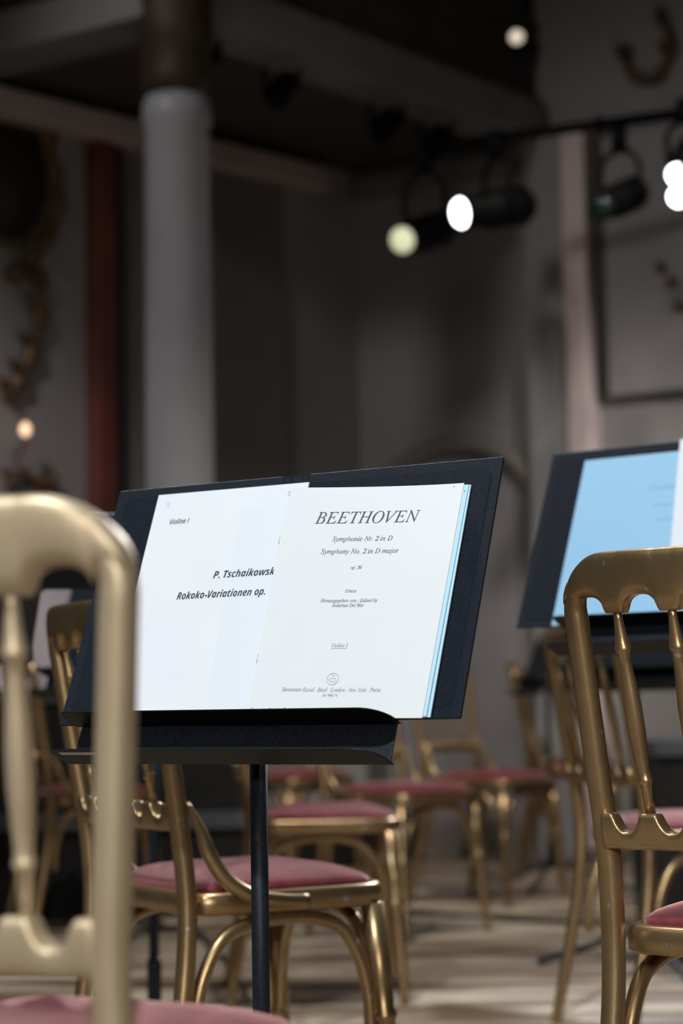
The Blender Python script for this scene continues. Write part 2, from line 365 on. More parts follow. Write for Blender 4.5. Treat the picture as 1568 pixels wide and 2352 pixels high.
    rings = [(.02, .412), (.004, .412), (.0, .416), (.0, .440), (.004, .4455), (.014, .4465), (.018, .443), (.02, .412)]
    V = []; F = []; n = 72
    for ins, z in rings: V += [(x, y, z) for x, y in outline(ins)]
    for i in range(len(rings) - 1):
        for k in range(n): F.append((i * n + k, i * n + (k + 1) % n, (i + 1) * n + (k + 1) % n, (i + 1) * n + k))
    raw('seat_frame', V, F, gold, root)
    V = []; F = []; K = 14
    prof2 = [(.0160, .432), (.0160, .449), (.0163, .4525)] + [(.0165 + .165 * (j / K) ** 1.0, .4545 + .0245 * (1 - (1 - j / K) ** 3.6)) for j in range(1, K)]
    for ins, z in prof2:
        sc = 1 - (ins - .0165) / .182; base = outline(.0165)
        V += [(x * sc, -.014 + (y + .014) * sc, z) for x, y in base] if ins > .0166 else [(x, y, z) for x, y in outline(ins)]
    for i in range(len(prof2) - 1):
        for k in range(n): F.append((i * n + k, i * n + (k + 1) % n, (i + 1) * n + (k + 1) % n, (i + 1) * n + k))
    F.append(tuple((len(prof2) - 1) * n + k for k in range(n))); F.append(tuple(range(n))[::-1])
    tag(raw('seat_cushion', V, F, M_VELVET, root), 'rose pink velvet cushion')
    # front legs
    lp = [(0, .0185), (.3, .018), (.40, .0165), (.415, .0200), (.43, .0205), (.445, .0165), (.47, .0172), (.52, .0175), (.6, .0165), (.95, .0115), (1, .0115)]
    ft = {}
    for s in (1, -1):
        a, c = Vector((s * .163, .128, .414)), Vector((s * .186, .158, 0)); ft[s] = (a, c)
        MB().lathe(a, c, lp, 18).build('front_leg', gold, root)
    def fl(s, z): a, c = ft[s]; return a.lerp(c, (.414 - z) / .414)
    R_ = .0108
    def arch(p, q):
        p, q = Vector(p), Vector(q); d = q - p; pts = []
        for t, z in ((.085, .205), (.09, .262), (.13, .325), (.22, .378), (.36, .398), (.5, .402), (.64, .398), (.78, .378), (.87, .325), (.91, .262), (.915, .205)):
            k = p + d * t; pts.append((k.x, k.y, z))
        return MB().tube(spline(pts, 4), R_, 14)
    for s in (1, -1):
        X, Y = st(.28); q = fl(s, .25)
        arch((s * (X - .006), Y - .01, 0), (s * (abs(q.x) - .008), q.y + .012, 0)).build('side_arch', gold, root)
    a, c = fl(-1, .25), fl(1, .25)
    arch((a.x - .012, a.y - .006, 0), (c.x + .012, c.y - .006, 0)).build('front_arch', gold, root)
    for s in ((1, -1) if brackets else ()):
        p = spline([(s * .179, -.205, .585), (s * .183, -.186, .545), (s * .186, -.172, .505), (s * .19, -.146, .467), (s * .196, -.105, .441), (s * .199, -.055, .431), (s * .199, -.012, .428)], 5)
        MB().tube(p, [min(.0118, .003 + .0011 * i) for i in range(len(p))], 14).build('back_bracket', gold, root)
    return root

GRP = 'gold banquet chairs on the stage'
def put(ch, x, y, yaw, label):
    ch.location = (x, y, 0); ch.rotation_euler = (0, 0, -yaw); tag(ch, label, 'chair', GRP); return ch
near = put(make_chair(.085, .085, M_GOLD_LIT, False), -.2338, 1.7354, math.radians(26), 'large blurred gold chair at the left front, pink seat at the bottom edge')
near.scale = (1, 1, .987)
plain = put(make_chair(.171, .03, None, False, .010), .5898, 2.5538, .6327, 'gold chair in sharp focus at the right edge, overlapping the blue sheet music')
plain.scale = (1, 1, 1.012)
braced = put(make_chair(.16, .05), -.154, 3.283, 1.033, 'gold chair just behind the front music stand pole, rose seat turned to the right')
for src, x, y, yaw, lab in ((plain, -.035, 5.10, 1.50, 'gold chair with a pale pink seat, directly behind the one at the front stand pole'),
                            (braced, .20, 6.42, 2.386, 'gold chair facing us with a dark red seat, right of the pale pink seat'),
                            (braced, .56, 7.40, 2.243, 'gold chair whose slim back rises beside the open folder, red seat further right'),
                            (braced, 1.02, 8.70, 1.75, 'far small gold chair standing between the folder and the in-focus chair on the right'),
                            (plain, .784, 4.50, 1.271, 'gold chair seen through the spindles of the in-focus chair on the right'),
                            (braced, -.829, 6.75, 1.2, 'far gold chair at the left, in front of the black platforms'),
                            (braced, -.185, 7.90, 2.41, 'far gold chair mostly hidden behind the front stand pole, near the black platforms')):
    c = copy_tree(src); c.scale = (1, 1, 1); put(c, x, y, yaw, lab)

# ------------------------------------------------------------------ music stands
def rounded(x0, x1, y0, y1, r, corners=(1, 1, 1, 1), k=8):           # corners: bl, br, tr, tl
    P = []
    for (cx, cy, a0), c in zip(((x0 + r, y0 + r, PI), (x1 - r, y0 + r, 1.5 * PI), (x1 - r, y1 - r, 0), (x0 + r, y1 - r, .5 * PI)), corners):
        if c:
            for i in range(k + 1): a = a0 + PI / 2 * i / k; P.append((cx + r * math.cos(a), cy + r * math.sin(a)))
        else: P.append((cx - r if math.cos(a0 + PI / 4) < 0 else cx + r, cy - r if math.sin(a0 + PI / 4) < 0 else cy + r))
    return P
def make_stand(zd, tilt, drop=.051, height=.25):
    root = empty('music_stand')
    n = Vector((0, -math.cos(tilt), math.sin(tilt))); bv = Vector((0, math.sin(tilt), math.cos(tilt)))
    D = Matrix(((1, 0, 0, 0), (0, bv.y, n.y, -.063), (0, bv.z, n.z, zd), (0, 0, 0, 1)))      # desk plane: x, up, toward the player
    MB().poly(rounded(-.2295, .2295, -drop, height, .012, (0, 0, 1, 1)), D, -.0085, -.006).build('desk_panel', M_BLACK, root, smooth=False, bevel=.0008)
    TL = D @ Matrix(((1, 0, 0, 0), (0, 0, 1, 0), (0, 1, 0, 0), (0, 0, 0, 1)))               # x, out, up
    def shelf(y0): return MB().poly([(-.2365, -.006), (.2345, -.006)] + [(.2345 - .034 + .034 * math.sin(a), .006 + .036 * math.cos(a) - .0) for a in [PI / 2 * (1 - i / 10) for i in range(11)]] + [(-.2365 + .015 - .015 * math.sin(a), .027 + .015 * math.cos(a)) for a in [PI / 2 * i / 6 for i in range(7)]], TL, y0 - .0016, y0)
    shelf(-.0008).build('upper_ledge', M_UNDER, root, smooth=False, bevel=.0004)
    lo = shelf(-drop).build('lower_tray', M_UNDER, root, smooth=False, bevel=.0004)
    MB().tube([(0, 0, .10), (0, 0, zd + .015)], .0109, 20).build('pole', M_BLACK, root)
    MB().lathe((0, 0, .08), (0, 0, .21), [(0, .0155), (.9, .015), (.93, .0145), (1, .0112)], 20).build('sleeve', M_BLACK, root)
    MB().tube([D @ Vector((0, .035, -.0088)), (0, 0, zd + .012)], [.022, .012], 16).build('tilt_bracket', M_BLACK, root, smooth=False, bevel=.003)
    for k in range(3):
        a = PI / 2 + k * 2 * PI / 3; d = Vector((math.cos(a), math.sin(a), 0))
        p = spline([Vector((0, 0, .10)) + d * .012, Vector((0, 0, .085)) + d * .07, Vector((0, 0, .042)) + d * .19, Vector((0, 0, .012)) + d * .29], 5)
        MB().tube(p, .0095, 10).build('leg', M_BLACK, root)
    return root, D
def pose_stand(root, x, y, yaw, label):
    root.location = (x, y, 0); root.rotation_euler = (0, 0, -yaw); tag(root, label, 'music stand', 'black music stands'); bpy.context.view_layer.update()
GF = 'open black music folders'
def make_folder(mw, label, H=.3418):
    f = empty('music_folder'); f.matrix_world = mw; tag(f, label, 'folder', GF)
    I = Matrix.Identity(4)
    for nm, x0, x1 in (('left_cover', -.2875, -.026), ('right_cover', .0135, .2873)):
        c = MB().poly(rounded(x0, x1, .0005, H, .002, (1, 1, 1, 1), 3), I, -.0045, -.001).build(nm, M_CLOTH, f, smooth=False, bevel=.0006)
        a, b_ = (x0 + .013, x1 - .004) if x0 < -.1 else (x0 + .004, x1 - .013)
        MB().poly(rounded(a, b_, .014, H - .013, .008, (1, 0, 0, 1) if x0 < -.1 else (0, 1, 1, 0), 1), I, -.001, -.0005).build('lining', M_CLOTH2, c, smooth=False)
        MB().box(x0 + .001, x1 - .001, H - .0002, H + .0002, -.0043, -.0012).build('worn_edge', M_EDGE, c, smooth=False)
    V = []; F = []
    for i in range(13):
        t = i / 12; x = -.0265 + .0405 * t; h = -.0012 - .0035 * math.sin(PI * t)
        if i in (3, 9): h += .0012
        V += [(x, .0005, h), (x, H + .001 * math.sin(PI * t), h), (x, H + .001 * math.sin(PI * t), h - .0022), (x, .0005, h - .0022)]
    for i in range(12):
        for k in range(4): F.append((i * 4 + k, i * 4 + (k + 1) % 4, i * 4 + 4 + (k + 1) % 4, i * 4 + 4 + k))
    F += [(0, 1, 2, 3), (48, 51, 50, 49)]
    raw('spine', V, F, M_CLOTH, f, smooth=False)
    return f

# --- lettering: glyphs taken from Blender's own fonts, laid out by hand
_gc = {}
def glyph(ch, off=0, shear=0):
    k = (ch, off, shear)
    if k in _gc: return _gc[k]
    def ev(s, o_):
        c = bpy.data.curves.new('g', 'FONT'); c.body = s; c.size = 1; c.resolution_u = 4; c.offset = o_; c.shear = shear
        ob = bpy.data.objects.new('g', c); C.objects.link(ob); dg = bpy.context.evaluated_depsgraph_get()
        me = bpy.data.meshes.new_from_object(ob.evaluated_get(dg)); V = [v.co.copy() for v in me.vertices]; F = [tuple(p.vertices) for p in me.polygons]
        bpy.data.objects.remove(ob); bpy.data.curves.remove(c); bpy.data.meshes.remove(me); return V, F
    wd = lambda s: (lambda V: max(v.x for v in V) - min(v.x for v in V))(ev(s, 0)[0])
    adv = wd('n' + ch + 'n') - wd('nn') if ch != ' ' else .28
    V, F = ev(ch, off) if ch != ' ' else ([], [])
    _gc[k] = (V, F, adv); return _gc[k]
def mi(c):
    if 'A' <= c <= 'Z': return chr(0x1D434 + ord(c) - 65)
    if 'a' <= c <= 'z': return chr(0x1D44E + ord(c) - 97)
    if '0' <= c <= '9': return chr(0x1D7CE + ord(c) - 48)
    return c
def layout(s, serif=True, bold=.0, shear=.2):
    V = []; F = []; x = 0
    for c in s:
        if serif:
            if c == 'h': g = glyph('\u210e', -.006); sc = .86
            elif c == '\u00e4': g = glyph(mi('a')); sc = 1
            elif c.isdigit(): g = glyph(mi(c), -.011, .22); sc = .95
            elif c in '.,/-\u00b7': g = glyph(c, -.01, .15); sc = .8
            else: g = glyph(mi(c)); sc = 1
        else:
            ub, lb = (0x1D63C, 0x1D656) if bold > .01 else (0x1D608, 0x1D622)
            k = chr(ub + ord(c) - 65) if 'A' <= c <= 'Z' else chr(lb + ord(c) - 97) if 'a' <= c <= 'z' else c
            g = glyph(k, 0 if bold > .01 else .008) if k != c else glyph(c, bold, shear); sc = 1
        n = len(V); V += [Vector((v.x * sc + x, v.y * sc, 0)) for v in g[0]]; F += [tuple(i + n for i in f) for f in g[1]]
        if c == '\u00e4':
            for dx in (.2, .36):
                d = glyph('.', -.015); n = len(V); y0 = min(v.y for v in d[0]); x0 = min(v.x for v in d[0])
                V += [Vector(((v.x - x0) * .8 + x + dx, (v.y - y0) * .8 + .56, 0)) for v in d[0]]; F += [tuple(i + n for i in f) for f in d[1]]
        x += g[2] * sc
    return V, F
def line(mb, s, x0, x1, y, cap, fn, **kw):
    V, F = layout(s, **kw); a = min(v.x for v in V); c = max(v.x for v in V)
    ref = layout('H' if kw.get('serif', True) else 'V', **kw)[0]; hh = max(v.y for v in ref)
    mb.add([fn(x0 + (v.x - a) / (c - a) * (x1 - x0), y + v.y / hh * cap) for v in V], F)
def stroke(mb, pts, wdt, fn, closed=False):
    P = [Vector((x, y)) for x, y in pts]; N = len(P); V = []
    for i, p in enumerate(P):
        t = (P[(i + 1) % N] - P[i - 1]) if closed else (P[min(i + 1, N - 1)] - P[max(i - 1, 0)])
        t = t.normalized(); q = Vector((-t.y, t.x)) * wdt / 2
        V += [fn(*(p + q)), fn(*(p - q))]
    F = [(2 * i, 2 * i + 1, 2 * ((i + 1) % N) + 1, 2 * ((i + 1) % N)) for i in range(N if closed else N - 1)]
    mb.add(V, F)
def circ(cx, cy, rx, ry, n=28, a0=0, a1=2 * PI): return [(cx + rx * math.cos(a0 + (a1 - a0) * i / n), cy + ry * math.sin(a0 + (a1 - a0) * i / n)) for i in range(n)]

# --- front stand
TH1, T1 = .5285, .408
st1, D1 = make_stand(.7092, T1)
pose_stand(st1, -.108, 2.49, TH1, 'black music stand in sharp focus at the centre, holding the open symphony part')
FD1 = st1.matrix_world @ D1 @ Matrix.Translation((.0255, 0, 0)) @ Matrix.Rotation(.0069, 4, 'Z')
# pale sticker under the lower tray
mb = MB(); TLs = D1 @ Matrix(((1, 0, 0, 0), (0, 0, 1, 0), (0, 1, 0, 0), (0, 0, 0, 1)))
mb.box(-.222, -.165, .026, .034, -.0529, -.0527, TLs)
lower = [c for c in st1.children if c.name.startswith('lower_tray')][0]
stk = mb.build('sticker', M_STICK, lower, smooth=False); tag(stk, 'pale printed sticker')
mb = MB()
def up(x, y): return TLs @ Vector((x, y, -.05305))
x = -.216
for i in range(9):
    if i != 6: stroke(mb, [(x, .0285), (x + .0016, .0318), (x + .0026, .0285), (x + .004, .0318)], .0007, up)
    x += .0055
mb.build('sticker_print', M_INK, stk, smooth=False)

make_folder(FD1, 'open black cloth music folder resting on the front music stand')
# left sheet
ls = empty('sheet_music'); ls.matrix_world = FD1; tag(ls, 'white sheet lettered for the Rococo Variations, on the left side of the front folder', 'sheet music', 'sheets on the front stand')
I4 = Matrix.Identity(4)
pg = MB().poly([(-.2175, .0005), (.0167, .0005), (.0167, .3282), (-.2178, .3286)], I4, .0004, .0022).build('page', M_PAPER, ls, smooth=False)
strip = MB().poly([(-.0645, .0012), (.0162, .0012), (.0162, .302), (-.0796, .2992)], I4, .0022, .00235).build('show_through_band', M_PAPER_B, ls, smooth=False)  # bluer overlay tints the page where the sheet behind shows through
tag(strip, 'slightly bluer band where the sheet behind shows through')
fn = lambda x, y: Vector((x, y, .0026))
mb = MB()
for nm, tx, x0, x1, y, cap, kw in (('part_name', 'Violine l', -.1884, -.1578, .2822, .0074, dict(bold=.008, shear=.12)), ('composer_line', 'P. Tschaikowsky', -.0983, .0015, .198, .0100, dict(bold=.02, shear=.2)),
                                   ('title_line', 'Rokoko-Variationen op.', -.1478, -.0132, .1705, .0100, dict(bold=.02, shear=.2))):
    mb = MB(); line(mb, tx, x0, x1, y, cap, fn, serif=False, **kw); mb.build(nm, M_INK, ls, smooth=False)
mb = MB(); stroke(mb, [(-.2003, .3125), (-.1995, .3150), (-.1975, .3156), (-.1962, .3140), (-.1972, .3118), (-.2000, .3095), (-.1955, .3094)], .0004, fn)
mb.build('pencilled_number', M_INK_L, ls, smooth=False)

# light blue part behind the symphony part
bl = empty('sheet_music'); bl.matrix_world = FD1; tag(bl, 'light blue music part peeping out behind the symphony part in the front folder', 'sheet music', 'sheets on the front stand')
MB().poly([(.019, .0004), (.2470, .0004), (.2500, .3030), (.019, .3030)], I4, .0024, .0060).build('front_leaf', M_BLUEL, bl, smooth=False)
MB().poly([(.2475, .0002), (.2512, .0002), (.2521, .3036), (.2500, .3036)], I4, .0022, .0040).build('blue_cover', M_BLUEL, bl, smooth=False)
mb = MB(); fb = lambda x, y: Vector((x, y, .0063))
stroke(mb, [(.2452, .2950), (.2470, .2926)], .0004, fb); stroke(mb, [(.2470, .2950), (.2455, .2928)], .0004, fb); mb.build('pencilled_mark', M_INK_B, bl, smooth=False)

# symphony part, its spine edge lifted off the folder
X0, PW, PH = .0095, .2345, .3048
def hgt(u, v):
    return .0072 + (.010 + .015 * v) * max(0, 1 - u) ** 1.7 + .0012 * math.sin(PI * u) * v
def pagef(u, v, e=0):
    s = 1 - .004 * (1 - v) * (u > 1)
    return Vector((X0 + PW * u - .0012 * (1 - v) * u, PH * v - .002 * (1 - v) * u, hgt(u, v) + e))
be = empty('sheet_music'); be.matrix_world = FD1; tag(be, 'stapled white symphony part lettered with the large composer name, on the front folder', 'sheet music', 'sheets on the front stand')
def sheet(e0, e1, us, nm, m_):
    n = 28; V = []; F = []
    for e in (e0, e1):
        for j in range(n + 1):
            for i in range(n + 1): V.append(pagef(i / n * us, j / n, e))
    K = (n + 1) ** 2; q = lambda i, j, k: k * K + j * (n + 1) + i
    for j in range(n):
        for i in range(n):
            F.append((q(i, j, 1), q(i + 1, j, 1), q(i + 1, j + 1, 1), q(i, j + 1, 1))); F.append((q(i, j, 0), q(i, j + 1, 0), q(i + 1, j + 1, 0), q(i + 1, j, 0)))
    for i in range(n):
        F.append((q(i, 0, 0), q(i + 1, 0, 0), q(i + 1, 0, 1), q(i, 0, 1))); F.append((q(i, n, 0), q(i, n, 1), q(i + 1, n, 1), q(i + 1, n, 0)))
        F.append((q(0, i, 0), q(0, i, 1), q(0, i + 1, 1), q(0, i + 1, 0))); F.append((q(n, i, 0), q(n, i + 1, 0), q(n, i + 1, 1), q(n, i, 1)))
    return raw(nm, V, F, m_, be, smooth=False)
sheet(-.0016, -.0006, 1.0, 'inner_pages', M_CREAM)
cv = sheet(-.0004, 0, 1, 'front_cover', M_PAPER_C)
EPS = .00035
def pf(x, y): return pagef(x, y, EPS)                                 # u, v on the page
def inv(px_, py_):                                                    # where a spot of the photograph falls on this page (u, v)
    Mi = FD1.inverted(); o_ = Mi @ CAM; dd = Mi.to_3x3() @ (at(px_, py_, 1) - CAM); u, v = .5, .5
    for _ in range(30):
        h = hgt(min(max(u, 0), 1), v); s = (h - o_.z) / dd.z; p = o_ + dd * s; v = p.y / PH; u = (p.x - X0) / PW
        v = (p.y + .002 * (1 - v) * u) / PH; u = (p.x - X0 + .0012 * (1 - v) * u) / PW
    return u, v
def pline(mb, s, ax, ay, bx, by, cap):
    (u0, v0), (u1, v1) = inv(ax, ay), inv(bx, by); line(mb, s, u0, u1, (v0 + v1) / 2, cap / PH, pf)
mb = MB(); pline(mb, 'BEETHOVEN', 723, 1200, 961, 1201, .0158); mb.build('title', M_INK_B, be, smooth=False)
mb = MB()
pline(mb, 'Symphonie Nr. 2 in D', 763, 1242, 900, 1243, .0066)
pline(mb, 'Symphony No. 2 in D major', 737, 1270, 914, 1272, .0066)
pline(mb, 'op. 36', 805, 1307, 830, 1307, .0046)
pline(mb, 'Urtext', 793, 1361, 818, 1361, .0044)
pline(mb, 'Herausgegeben von / Edited by', 736, 1382, 866, 1384, .0046)
pline(mb, 'Jonathan Del Mar', 762, 1393, 835, 1395, .0046)
mb.build('subtitle', M_INK_B, be, smooth=False)
mb = MB()
pline(mb, 'Violino I', 761, 1486, 798, 1487, .0048)
u0, v0 = inv(760, 1489.5); u1, v1 = inv(797, 1490)
mb.add([pf(u0, v0), pf(u1, v0), pf(u1, v0 - .0012), pf(u0, v0 - .0012)], [(0, 1, 2, 3)])
pline(mb, 'B\u00e4renreiter Kassel \u00b7 Basel \u00b7 London \u00b7 New York \u00b7 Praha', 647, 1586, 873, 1591, .0052)
pline(mb, 'BA 9002-74', 740, 1599.5, 774, 1600.5, .0034)
mb.build('imprint', M_INK_L, be, smooth=False)
mb = MB(); uc, vc = inv(764, 1560); S = 1 / PW; kx = 1.0
f2 = lambda x, y: pf(uc + x / PW, vc + y / PH)
stroke(mb, circ(0, 0, .0078, .0074, 32), .00045, f2, True)
stroke(mb, [(0, .0062), (.0005, .0047), (.002, .0042), (.0005, .0037), (0, .0022), (-.0005, .0037), (-.002, .0042), (-.0005, .0047)], .0003, f2, True)
stroke(mb, [(-.0052, -.0014), (-.0042, .0002), (-.0022, .0010), (.0010, .0008), (.0034, .0008), (.0046, -.0006), (.0048, -.0036), (.0036, -.0038), (.0030, -.0028), (.0020, -.0040), (.0006, -.0038), (.0012, -.0026), (-.0008, -.0026), (-.0016, -.0040), (-.0028, -.0038), (-.0022, -.0024), (-.0034, -.0020), (-.0052, -.0014)], .00035, f2)
mb.build('emblem', M_INK_L, be, smooth=False)
mb = MB(); uc3, vc3 = inv(663, 1134); f3 = lambda x, y: pf(uc3 + x / PW, vc3 + y / PH)
stroke(mb, [(-.001, .0022), (.0012, .0030), (.0022, .0016), (.0004, .0004), (.0018, -.0006), (.0012, -.0026), (-.0014, -.0024)], .00035, f3)
uc4, vc4 = inv(1042, 1118); f4 = lambda x, y: pf(uc4 + x / PW, vc4 + y / PH)
stroke(mb, [(-.001, .0006), (.0004, -.0006), (.0010, .0012)], .00035, f4)
uc5, vc5 = inv(612, 1629); f5 = lambda x, y: pf(uc5 + x / PW, vc5 + y / PH)
for dx, ps in ((-.020, [(-.002, 0), (0, .0014), (.002, 0)]), (-.004, [(0, -.001), (.0006, .0016)]), (.004, circ(0, -.0002, .0018, .0016, 10)), (.010, [(0, -.001), (.0006, .0016)]), (.016, circ(0, -.0002, .0014, .0016, 10)), (.0205, [(-.001, -.001), (.0008, .0012)]), (.025, [(-.002, .002), (.001, .0018), (.0018, 0), (-.0005, -.0012)])):
    stroke(mb, [(x_ + dx, y_) for x_, y_ in ps], .00035, f5)
mb.build('pencilled_notes', M_INK_B, be, smooth=False)
for v_ in (.765, .245):
    MB().tube([pagef(.0, v_ - .022, .0002) + Vector((-.0003, 0, 0)), pagef(.0, v_ + .022, .0002) + Vector((-.0003, 0, 0))], .00035, 6).build('staple', M_STEEL, be)

# --- right stand with the blue part
TH2, T2 = .6457, .4149
st2, D2 = make_stand(.8532, T2)
O2 = Vector((.5248, 3.2376, 0)); a2 = Vector((math.cos(TH2), -math.sin(TH2), 0)); nh2 = Vector((-math.sin(TH2), -math.cos(TH2), 0))
r2 = O2 + a2 * .04 - nh2 * .063
pose_stand(st2, r2.x, r2.y, TH2, 'black music stand at the right, holding a light blue sheet behind the in-focus chair')
FD2 = st2.matrix_world @ D2 @ Matrix.Translation((-.04, 0, 0))
make_folder(FD2, 'open black music folder with a light blue sheet, on the right music stand')
b2 = empty('sheet_music'); b2.matrix_world = FD2; tag(b2, 'light blue sheet with faint print in the right folder', 'sheet music', 'sheets on the right stand')
MB().poly([(-.216, .0005), (.0165, .0005), (.0167, .3205), (-.216, .3195)], I4, .0004, .0022).build('page', M_BLUEP, b2, smooth=False)
mb = MB(); fq = lambda x, y: Vector((x, y, .0025))
line(mb, 'Divertimento', -.0801, .010, .2475, .0125, fq, serif=True)
line(mb, 'Violoncello e Basso', -.0640, .0120, .2160, .0060, fq, serif=True)
line(mb, 'in re maggiore', -.0530, .0020, .1880, .0060, fq, serif=True)
line(mb, 'Violino', -.0262, .002, .130, .0060, fq, serif=True)
mb.build('faint_print', M_INK_F, b2, smooth=False)
w2 = empty('sheet_music'); w2.matrix_world = FD2; tag(w2, 'white music part beside the light blue sheet, cut off by the right frame edge', 'sheet music', 'sheets on the right stand')
mb = MB(); Tr = Matrix.Rotation(-.0, 4, 'Z')
mb.poly([(-.002, .0006), (.235, .0006), (.215, .3400), (-.0325, .3410)], I4, .0040, .0062)
# the white part leans a little, its bottom edge on the ledge
mb.build('page', M_PAPER_B, w2, smooth=False)

# --- other stands further back
def far_stand(x, y, yaw, z, label, folder=None):
    r, D = make_stand(z, .42); pose_stand(r, x, y, yaw, label)
    if folder: make_folder(r.matrix_world @ D, folder)
    return r, D
far_stand(-.405, 4.22, .5, .80, 'black music stand whose pole rises behind the rose chair at the left')
far_stand(.79, 7.8, 1.45, .80, 'far black music stand on the parquet, left of the in-focus chair')
far_stand(.80, 5.50, .8, .80, 'black music stand behind the spindles of the in-focus chair, legs spread on the floor')
r5, D5 = make_stand(.945, 1.05, .25, .20)
pose_stand(r5, -.75, 3.46, math.radians(166), 'black music stand with a flat desk at the left edge, below the blurred chair back')
make_folder(r5.matrix_world @ D5 @ Matrix.Translation((-.07, 0, .0)), 'black folder lying on the flat desk of the left edge music stand', .235)

# ------------------------------------------------------------------ cable on the floor
def floorpts(L): 
    out = []
    for x, y in L:
        v = at(x, y, 1) - CAM; s = (.009 - CAM.z) / v.z; out.append(CAM + v * s)
    return out
M_CABLE = mat('black_rubber', (.01, .01, .012), .5, 0, (.015, .015, .017), 40)
tag(MB().tube(spline(floorpts([(700, 2088), (860, 2085), (960, 2094), (1040, 2102), (1110, 2104), (1200, 2112), (1310, 2118), (1430, 2122), (1600, 2130)]), 8), .009, 8).build('cable', M_CABLE), 'black cable lying across the parquet beyond the chairs', 'cable', 'black cables on the floor')
tag(MB().tube(spline(floorpts([(230, 2240), (262, 2185), (300, 2150), (350, 2136), (420, 2130), (455, 2145), (490, 2180), (530, 2215)]), 8), .010, 8).build('cable', M_CABLE), 'looped black cable on the floor under the rose chair at the left', 'cable', 'black cables on the floor')

# ------------------------------------------------------------------ lighting rig
M_LAMP = mat('matt_black_lamp_housing', (.003, .003, .0035), .6, 0, (.005, .005, .006), 30, spec=.12)
LENS = {}
def lens_mat(name, col, e):
    if name not in LENS: LENS[name] = mat(name, col, .3, 0, emit=e)
    return LENS[name]
def spotlight(name, lens, tail, r, lm, label, cat='spotlight', group='stage spotlights', top=None, door=False):
    a, c = Vector(lens), Vector(tail); d = (c - a); L = d.length; dn = d.normalized()
    root = empty(name, tuple(a.lerp(c, .5))); tag(root, label, cat, group); inv_ = Matrix.Translation(root.location).inverted()
    def P(mb, nm, m_):
        o = mb.build(nm, m_, None); o.parent = root; o.matrix_parent_inverse = inv_; return o
    P(MB().lathe(a + dn * .012, c, [(0, r * 1.12), (.06, r * 1.16), (.3, r * 1.12), (.34, r * 1.4), (.9, r * 1.45), (1, r * 1.0)], 24), 'housing', M_LAMP)
    P(MB().lathe(a - dn * .012, a + dn * .014, [(0, r * .55), (.4, r * .85), (1, r)], 24), 'lens', lm)
    side = dn.cross(Vector((0, 0, 1))).normalized(); mid = a.lerp(c, .55); h = top if top else .32
    P(MB().tube(spline([mid + side * r * 1.6, mid + side * r * 1.6 + Vector((0, 0, h * .6)), mid + Vector((0, 0, h * .8)), mid - side * r * 1.6 + Vector((0, 0, h * .6)), mid - side * r * 1.6], 6), .012, 8), 'yoke', M_LAMP)
    P(MB().box(-.03, .03, -.03, .03, h * .78, h + .05, Matrix.Translation(mid)), 'clamp', M_LAMP)
    if door:
        e1 = dn.cross(side).normalized()
        mb = MB()
        for q in (e1, -e1):
            p0 = a - dn * .01 + q * r * 1.15; T = [p0 + side * r, p0 - side * r, p0 - side * r * 1.2 - dn * .09 + q * .05, p0 + side * r * 1.2 - dn * .09 + q * .05]
            mb.add(T + [t + q * .004 for t in T], [(0, 1, 2, 3), (7, 6, 5, 4), (0, 4, 5, 1), (1, 5, 6, 2), (2, 6, 7, 3), (3, 7, 4, 0)])
        P(mb, 'barn_door', M_LAMP)
    return root
L_W = lens_mat('lit_white_lens', (.93, .97, 1), 9); L_Y = lens_mat('dim_yellow_lens', (.75, .78, .5), .75)  # yellow lens: low emission stands in for a reflection
L_G = mat('dark_green_glass', (.01, .03, .025), .1); L_B = lens_mat('dim_cream_lens', (.8, .68, .55), .8)
spotlight('stage_spotlight', at(1052, 490, 7.9), at(1215, 470, 8.05), .058, L_W, 'black stage spotlight with a brilliant white lens, above the open folder', top=.27)
spotlight('stage_spotlight', at(921, 552, 8.2), at(1020, 522, 8.6), .056, L_Y, 'black stage spotlight with a dim yellowish lens, lowest and leftmost of the rig', top=.34)
spotlight('stage_spotlight', at(1378, 478, 7.8), at(1462, 440, 8.1), .05, L_G, 'unlit black stage spotlight with dark glass, right of the brilliant one', top=.25)
spotlight('stage_spotlight', at(1556, 405, 7.7), at(1590, 340, 7.9), .045, L_W, 'upper of the two lit stage spotlights cut by the right frame edge', top=.2)
spotlight('stage_spotlight', at(1553, 452, 7.3), at(1640, 440, 7.5), .038, L_W, 'lower of the two lit stage spotlights cut by the right frame edge', top=.2)
spotlight('stage_spotlight', at(1185, 83, 7.6), at(1215, 150, 8.0), .03, L_B, 'small spotlight with a cream glow high at the upper right', top=.2)
pa, pb = at(1030, 333, 8.45), at(1640, 250, 8.1)
tag(MB().tube([pa, pb], .024, 10).build('lighting_pipe', M_LAMP), 'black lighting pipe crossing above the row of stage spotlights', 'pipe')
for i, (px_, py_, lab) in enumerate(((542, 70, 'first from the white column'), (668, 128, 'second from the white column'), (872, 200, 'third from the white column'), (985, 247, 'fourth from the white column'))):
    k = (0.14, .62, 1.32, 1.68)[i]; q = C0 + DA * k; z = ZS - .12
    root = empty('downlight', (q.x, q.y, z)); tag(root, 'small black lamp under the gallery beam, ' + lab, 'lamp', 'black lamps under the gallery beam')
    MB().lathe((-.03, -.03, -.07), (.03, .03, .04), [(0, .055), (.3, .06), (1, .04)], 16).build('housing', M_LAMP, root)
    MB().tube([(-.075, 0, .07), (-.07, 0, -.02), (0, 0, .04), (.07, 0, -.02), (.075, 0, .07)], .014, 8).build('bracket', M_LAMP, root)

